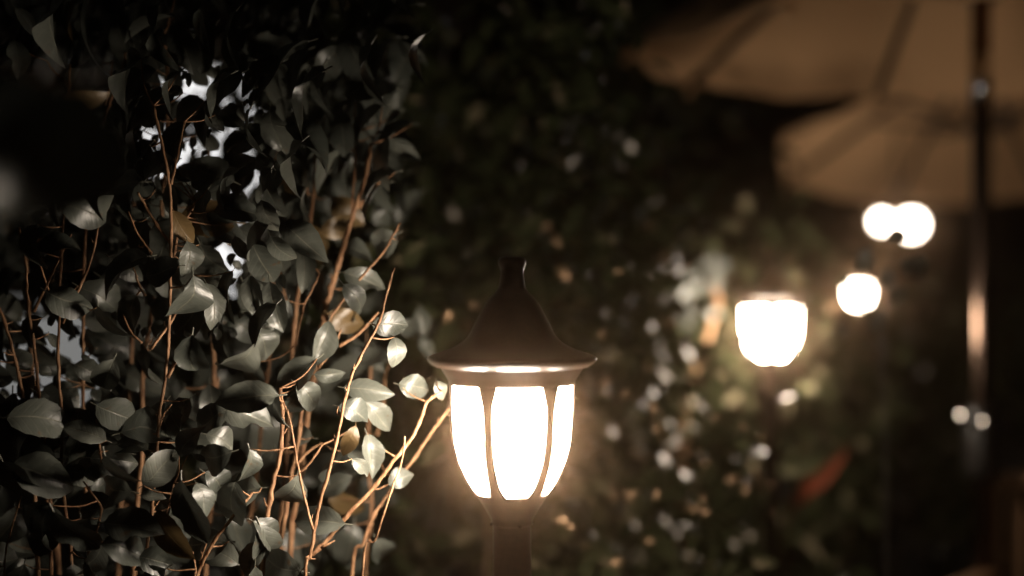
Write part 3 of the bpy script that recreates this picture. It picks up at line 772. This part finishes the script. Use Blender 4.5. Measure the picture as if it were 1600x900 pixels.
for gi, (px, py, D, w, s) in enumerate(GL):
    c = P(px, py, D); lc = LC if (w == 1 or px < 1215) else LC2
    if (c - LC2).length < .33: continue
    n = ((CAM - c).normalized() + (lc - c).normalized()).normalized()
    if gi >= NG: n = (n + Vector((rng.gauss(0, .05), rng.gauss(0, .05), rng.gauss(0, .05)))).normalized()
    a = rng.uniform(0, 2 * PI); t = Vector((math.cos(a), .1, -math.sin(a)))
    t = (t - n * t.dot(n)).normalized(); L = .026 * s * D / 3
    root = owner(D, px)
    put_leaf(root, rng.choice(LVG), c - t * L * .5, t, n, L)
# pale leaves close beside the second lantern, lit white
for (px, py, ln, a, D) in ((1102,420,42,100,4.22),(1118,440,50,80,4.24),(1085,440,42,60,4.20),(1072,462,38,20,4.18),(1112,462,40,120,4.22),(1090,487,42,30,4.20),(1118,490,36,10,4.18),
                           (1062,500,42,90,4.22),(1075,520,44,100,4.25),(1118,405,32,60,4.22),(1050,398,40,150,4.25),(1030,470,42,60,4.28),(1050,460,40,30,4.28),(1128,420,36,100,4.25),(1096,455,44,45,4.21)):
    c = P(px, py, D); aa = math.radians(a); t = Vector((math.cos(aa), .2, -math.sin(aa)))
    n = (CAM - c).normalized() * .6 + (LC2 - c).normalized()
    L = ln * D / F
    put_leaf(bC, rng.choice(LV), c - t.normalized() * L * .5, t, n, L)
for pts in (((1118, 480), (1105, 530), (1085, 580), (1070, 640), (1060, 900)), ((1110, 440), (1122, 470), (1112, 510))):
    pp = [P(x, y, 4.22) - bC.location for x, y in pts]
    mb = MB(); mb.tube(smooth_path(pp, 4), .009, 6); mb.build('stem', M['bark'], bC)

# a thin sapling crossing before the globe lamp
sp = P(1388, 900, 3.1); sp.z = 0
sap = thing('young_sapling', 'thin young sapling whose few leaves cross in front of the globe lamp', 'sapling', sp)
mb = MB(); mb.tube([p - sp for p in smooth_path([P(1396, 366, 3.0), P(1390, 430, 3.05), P(1380, 560, 3.1), P(1384, 750, 3.1), sp + Vector((0, 0, -.03))], 5)], [.0007 + .0001 * i for i in range(21)], 6); mb.build('stem', M['frame_dark'], sap)
for (px, py, ln, a, D) in ((1396,366,40,190,2.7),(1346,410,50,125,3.0),(1440,418,50,30,3.0),(1425,418,44,20,3.0),(1382,440,44,120,3.1),
                           (1368,505,44,110,3.3),(1318,522,44,70,3.32),(1405,470,50,60,3.28)):
    c = P(px, py, D); aa = math.radians(a); t = Vector((math.cos(aa), .2, -math.sin(aa))).normalized(); L = ln * D / F
    put_leaf(sap, rng.choice(LV), c - t * L * .5, t, Vector((rng.uniform(-.4, .4), -1, .3)), L)

# ------------------------------------------------------------------ parasols
def make_parasol(R, hem, apex, phase, label, loc, pole_r, runner_z, group, tilt=0.0, pivot=2.0):
    root = thing('garden_parasol', label, 'parasol', loc, group)
    n = 8; ph = math.radians(phase)
    def cpt(a, q):   # q 0 apex .. 1 hem; slightly sagging between the ribs
        k = (a - ph) / (2 * PI / n); fr = abs(k - round(k)) * 2
        rr = R * q * (math.cos(PI / n) / math.cos((k - math.floor(k) - .5) * 2 * PI / n)) if True else R * q
        z = apex - (apex - hem) * (0.9 * q + 0.1 * q * q) - 0.045 * fr * fr * q * (1 - q * .55) - 0.01 * q * fr
        return Vector((rr * math.cos(a), rr * math.sin(a), z))
    mb = MB(); rows = 9; seg = 8 * n
    for i in range(rows + 1):
        q = max(.03, i / rows)
        for k in range(seg): mb.v.append(tuple(cpt(ph + 2 * PI * k / seg, q)))
    for i in range(rows):
        for k in range(seg):
            k2 = (k + 1) % seg
            mb.f.append((i*seg + k, (i+1)*seg + k, (i+1)*seg + k2, i*seg + k2))
    # hem band turned down
    b0 = rows * seg; b1 = len(mb.v)
    for k in range(seg):
        p = cpt(ph + 2 * PI * k / seg, 1.0); mb.v.append((p.x * 1.003, p.y * 1.003, p.z - 0.014))
    for k in range(seg):
        k2 = (k + 1) % seg; mb.f.append((b0 + k, b1 + k, b1 + k2, b0 + k2))
    cn = mb.build('canopy', M['canvas'], root)
    so = cn.modifiers.new('thickness', 'SOLIDIFY'); so.thickness = 0.003; so.offset = 1
    for k in range(n):
        a = ph + 2 * PI * k / n
        p0 = cpt(a, .05) - Vector((0, 0, .02)); p1 = cpt(a, .985) - Vector((0, 0, .018)); pm = cpt(a, .52) - Vector((0, 0, .02))
        mb = MB(); mb.tube([p0, pm, p1], .015, 6); mb.build('rib', M['rib_metal'], root)
        st = Vector((math.cos(a) * .05, math.sin(a) * .05, runner_z))
        mb = MB(); mb.tube([st, pm - Vector((0, 0, .018))], .013, 6); mb.build('strut', M['rib_metal'], root)
        e = cpt(a, 1.0)
        mb = MB(); mb.tube([p1 - Vector((0, 0, .002)), e + Vector((0, 0, -.055))], .012, 6); mb.build('rib_tip', M['canvas'], root)
    mb = MB(); mb.lathe([(.055, apex - .10), (.06, apex - .08), (.06, apex - .02), (.045, apex - .006)], 20, True, True); mb.build('hub', M['black_plastic'], root)
    mb = MB(); mb.lathe([(.05, runner_z - .05), (.058, runner_z - .03), (.058, runner_z + .02), (.046, runner_z + .04)], 20, True, True); mb.build('runner', M['black_plastic'], root)
    mb = MB(); mb.lathe([(.02, apex + .002), (.03, apex + .03), (.02, apex + .07), (.002, apex + .085)], 16, True); mb.build('finial', M['black_plastic'], root)
    if tilt:
        m_ = Matrix.Translation((0, 0, pivot)) @ Matrix.Rotation(math.radians(tilt), 4, 'X') @ Matrix.Translation((0, 0, -pivot))
        for ch in root.children: ch.matrix_local = m_
        mb = MB(); mb.tube([m_ @ Vector((0, 0, pivot - .01)), m_ @ Vector((0, 0, apex - .02))], .019, 14); mb.build('upper_pole', M['bronze'], root)
        mb = MB(); mb.lathe([(.028, pivot - .06), (.036, pivot - .04), (.036, pivot + .03), (.026, pivot + .045)], 18, True, True); mb.build('tilt_joint', M['black_plastic'], root)
    return root
PG = 'sand coloured garden parasols'
DP = 4.2; XP = P(1533, 500, DP).x
par = make_parasol(1.06, 2.172, 2.86, 92, 'near parasol, its brown underside and dark rib filling the top right', (XP, DP, 0), .03, 2.36, PG)
mb = MB(); mb.lathe([(.029, 2.85), (.029, 2.16)], 28); mb.build('upper_pole', M['bronze'], par)
mb = MB(); mb.lathe([(.0285, 2.158), (.0315, 2.155), (.0315, 2.02), (.0285, 2.017)], 28, True, True); mb.build('ferrule', M['steel'], par)
mb = MB(); mb.lathe([(.0285, 2.016), (.0285, 0.10)], 28); mb.build('lower_pole', M['bronze'], par)
mb = MB(); mb.lathe([(.040, 1.115), (.048, 1.10), (.048, .93), (.040, .90)], 24, True, True)
ck = mb.build('crank_box', M['black_plastic'], par)
def facet(pos, r, parent, lc):
    n = ((CAM - pos).normalized() + (lc - pos).normalized()).normalized()
    a = n.cross(Vector((0, 0, 1))).normalized(); b = n.cross(a); p = pos - parent.location if parent.parent is None else pos - parent.parent.location
    mb = MB(); k = 12
    mb.add([p + (a * math.cos(2*PI*i/k) + b * math.sin(2*PI*i/k)) * r for i in range(k)] + [p - n * .012 + (a * math.cos(2*PI*i/k) + b * math.sin(2*PI*i/k)) * r for i in range(k)],
           [tuple(range(k)), tuple(reversed(range(k, 2*k)))] + [(i, (i+1) % k, k + (i+1) % k, k + i) for i in range(k)])
    return mb
for (px, py, D, lc) in ((1500, 648, 4.16, LC2), (1535, 658, 4.145, LC), (1573, 668, 4.17, LC)):
    facet(P(px, py, D), .0027, par, lc).build('glint_facet', M['steel'], par, False)  # added polished facets, each turned to mirror a lantern as a glint
arm = MB(); arm.tube([Vector((-.045, -.02, 1.08)), Vector((-.065, -.045, 1.085))], .010, 8); arm.build('crank_handle', M['black_plastic'], par)
arm = MB(); arm.tube([Vector((.045, -.02, 1.05)), Vector((.08, -.03, 1.052))], .010, 8); arm.build('crank_knob', M['black_plastic'], par)
mb = MB(); mb.lathe([(.04, .42), (.04, .08), (.27, .07), (.29, .04), (.29, -.02)], 32, True); mb.build('base', M['black_plastic'], par)
D5 = 7.2; X5 = P(1538, 500, D5).x
par2 = make_parasol(1.08, 2.17, 2.70, 100, 'far parasol, glowing brown below the edge of the near one', (X5, D5, 0), .03, 2.26, PG, -13.4, 2.10)
mb = MB(); mb.lathe([(.027, 2.05), (.027, 0.10)], 24); mb.build('pole', M['bronze'], par2)
mb = MB(); mb.lathe([(.04, .42), (.04, .08), (.27, .07), (.29, .04), (.29, -.02)], 32, True); mb.build('base', M['black_plastic'], par2)

# ------------------------------------------------------------------ far lamp; two globes imitate its blurred lobes between leaf gaps
gp = P(1400, 350, 7.2)
gl = thing('globe_lamp', 'white lamp hanging under the far parasol, its blurred lobes shaped as two globes', 'lamp', gp)
pxm = 7.2 / F
for (dx, dz, r) in ((-22 * pxm, 4 * pxm, .046), (24 * pxm, -1 * pxm, .066)):
    mb = MB(); mb.lathe([(max(.0005, r * math.sin(PI * i / 20)), -r * math.cos(PI * i / 20)) for i in range(21)], 36, c=(dx, 0, dz)); mb.build('globe', M['globe_lit'], gl)
    mb = MB(); mb.lathe([(r * .35, r * .92), (r * .4, r * 1.0), (r * .3, r * 1.3), (.008, r * 1.45)], 20, True, True, c=(dx, 0, dz)); mb.build('cap', M['rib_metal'], gl)
    mb = MB(); mb.tube(smooth_path([Vector((dx, 0, dz + r * 1.42)), Vector((dx * .7, 0, .15)), Vector((0, 0, .19))], 4), .005, 6); mb.build('arm', M['rib_metal'], gl)
mb = MB(); mb.tube([Vector((0, 0, .185)), Vector((0, 0, .46))], .005, 6); mb.build('cord', M['rib_metal'], gl)

# ------------------------------------------------------------------ red strap-leaved plant by the second lantern
rp = P(1228, 900, 4.3); rp.z = 0
rd = thing('red_strap_plant', 'red strap-leaved plant, one leaf catching light right of the second post', 'plant', rp)
mb = MB(); mb.tube([Vector((0, 0, -.02)), Vector((.01, 0, .3)), Vector((0, 0, .58))], .018, 8); mb.build('stem', M['bark_dark'], rd)
def strap(base, pts, w, me_name='leaf'):
    path = smooth_path(pts, 5); v = []; f = []; uv = []; m = len(path)
    for i, p in enumerate(path):
        d = (path[min(i+1, m-1)] - path[max(0, i-1)]).normalized()
        side = d.cross(Vector((0, -1, .25))).normalized(); nn = side.cross(d)
        t = i / (m - 1); ww_ = w * (math.sin(PI * (.02 + .98 * t ** 1.6)) ** 1.1 if t < 1 else .02)
        for k, s in enumerate((-1, 0, 1)):
            v.append(p + side * s * ww_ * .5 + nn * (-.2 * ww_ if s == 0 else 0)); uv.append((k / 2, t))
    for i in range(m - 1):
        for k in range(2): q = i * 3 + k; f.append((q, q + 1, q + 4, q + 3))
    me = bpy.data.meshes.new(me_name); me.from_pydata([tuple(a) for a in v], [], f)
    ul = me.uv_layers.new(name='UVMap')
    for lp in me.loops: ul.data[lp.index].uv = uv[lp.vertex_index]
    for p in me.polygons: p.use_smooth = True
    me.materials.append(M['leaf_red']); me.update(); return me
def rel(px, py, D): return P(px, py, D) - rp
link_mesh('leaf', strap(None, [Vector((0, 0, .55)), rel(1232, 812, 4.3), rel(1254, 770, 4.26), rel(1290, 740, 4.24), rel(1326, 700, 4.22)], .048), None, rd)
r_ = random.Random(8)
for k in range(16):
    a = 2 * PI * k / 16 + r_.uniform(-.2, .2); L = r_.uniform(.28, .42); up = r_.uniform(.1, .75)
    d = Vector((math.cos(a), math.sin(a), 0)); b = Vector((0, 0, .36 + r_.uniform(0, .08)))
    link_mesh('leaf', strap(None, [b, b + d * L * .4 + Vector((0, 0, L * up * .6)), b + d * L * .8 + Vector((0, 0, L * up * .5)), b + d * L * 1.05 + Vector((0, 0, L * (up * .3 - .25)))], .045), None, rd)

# ------------------------------------------------------------------ wooden chairs under the parasol
def make_chair(loc, rz, label, wood):
    root = thing('garden_chair', label, 'chair', loc, None, rz)
    w, d, sh, bh = .54, .50, .44, .88
    for sx in (-1, 1):
        mb = MB(); mb.box((sx * (w/2 - .02), -d/2 + .02, sh/2), (.04, .04, sh)); mb.build('leg', wood, root, False)
        mb = MB(); mb.box((sx * (w/2 - .02), d/2 - .02, bh/2), (.04, .04, bh)); mb.build('leg', wood, root, False)
        mb = MB(); mb.box((sx * (w/2 - .02), -.02, .64), (.05, d - .045, .025)); mb.build('armrest', wood, root, False)
    for k in range(6):
        mb = MB(); mb.box((0, -d/2 + .045 + k * .08, sh + .012), (w - .085, .065, .02)); mb.build('seat_slat', wood, root, False)
    mb = MB()
    pts = [Vector((-w/2 + .01, d/2 - .02, bh + .02)), Vector((0, d/2 + .01, bh + .055)), Vector((w/2 - .01, d/2 - .02, bh + .02))]
    mb.tube(smooth_path(pts, 5), .032, 8); mb.build('top_rail', wood, root)
    for k in range(6):
        mb = MB(); mb.box((-w/2 + .08 + k * .076, d/2 - .02, (sh + bh) / 2 + .02), (.045, .018, bh - sh - .04)); mb.build('back_slat', wood, root, False)
    return root
make_chair((P(1672, 800, 3.8).x, 3.9, -.02), math.radians(-40), 'wooden slatted chair right of the parasol pole, at the right edge', M['wood_dark'])

# ------------------------------------------------------------------ added warm volume imitating lens bloom round the lamps
hb = MB(); hb.box((0, 6.5, 1.2), (34, 33, 6.6))
hz = hb.build('bloom_haze', None, None, False); hz['kind'] = 'stuff'
hm = bpy.data.materials.new('bloom_haze'); hm.use_nodes = True; nt = hm.node_tree; nt.nodes.clear()
pv = nt.nodes.new('ShaderNodeVolumePrincipled'); pv.inputs['Color'].default_value = (1.0, 0.66, 0.42, 1)
pv.inputs['Density'].default_value = BLOOM_HAZE; pv.inputs['Anisotropy'].default_value = 0.983
om = nt.nodes.new('ShaderNodeOutputMaterial'); nt.links.new(pv.outputs[0], om.inputs['Volume'])
hz.data.materials.append(hm)
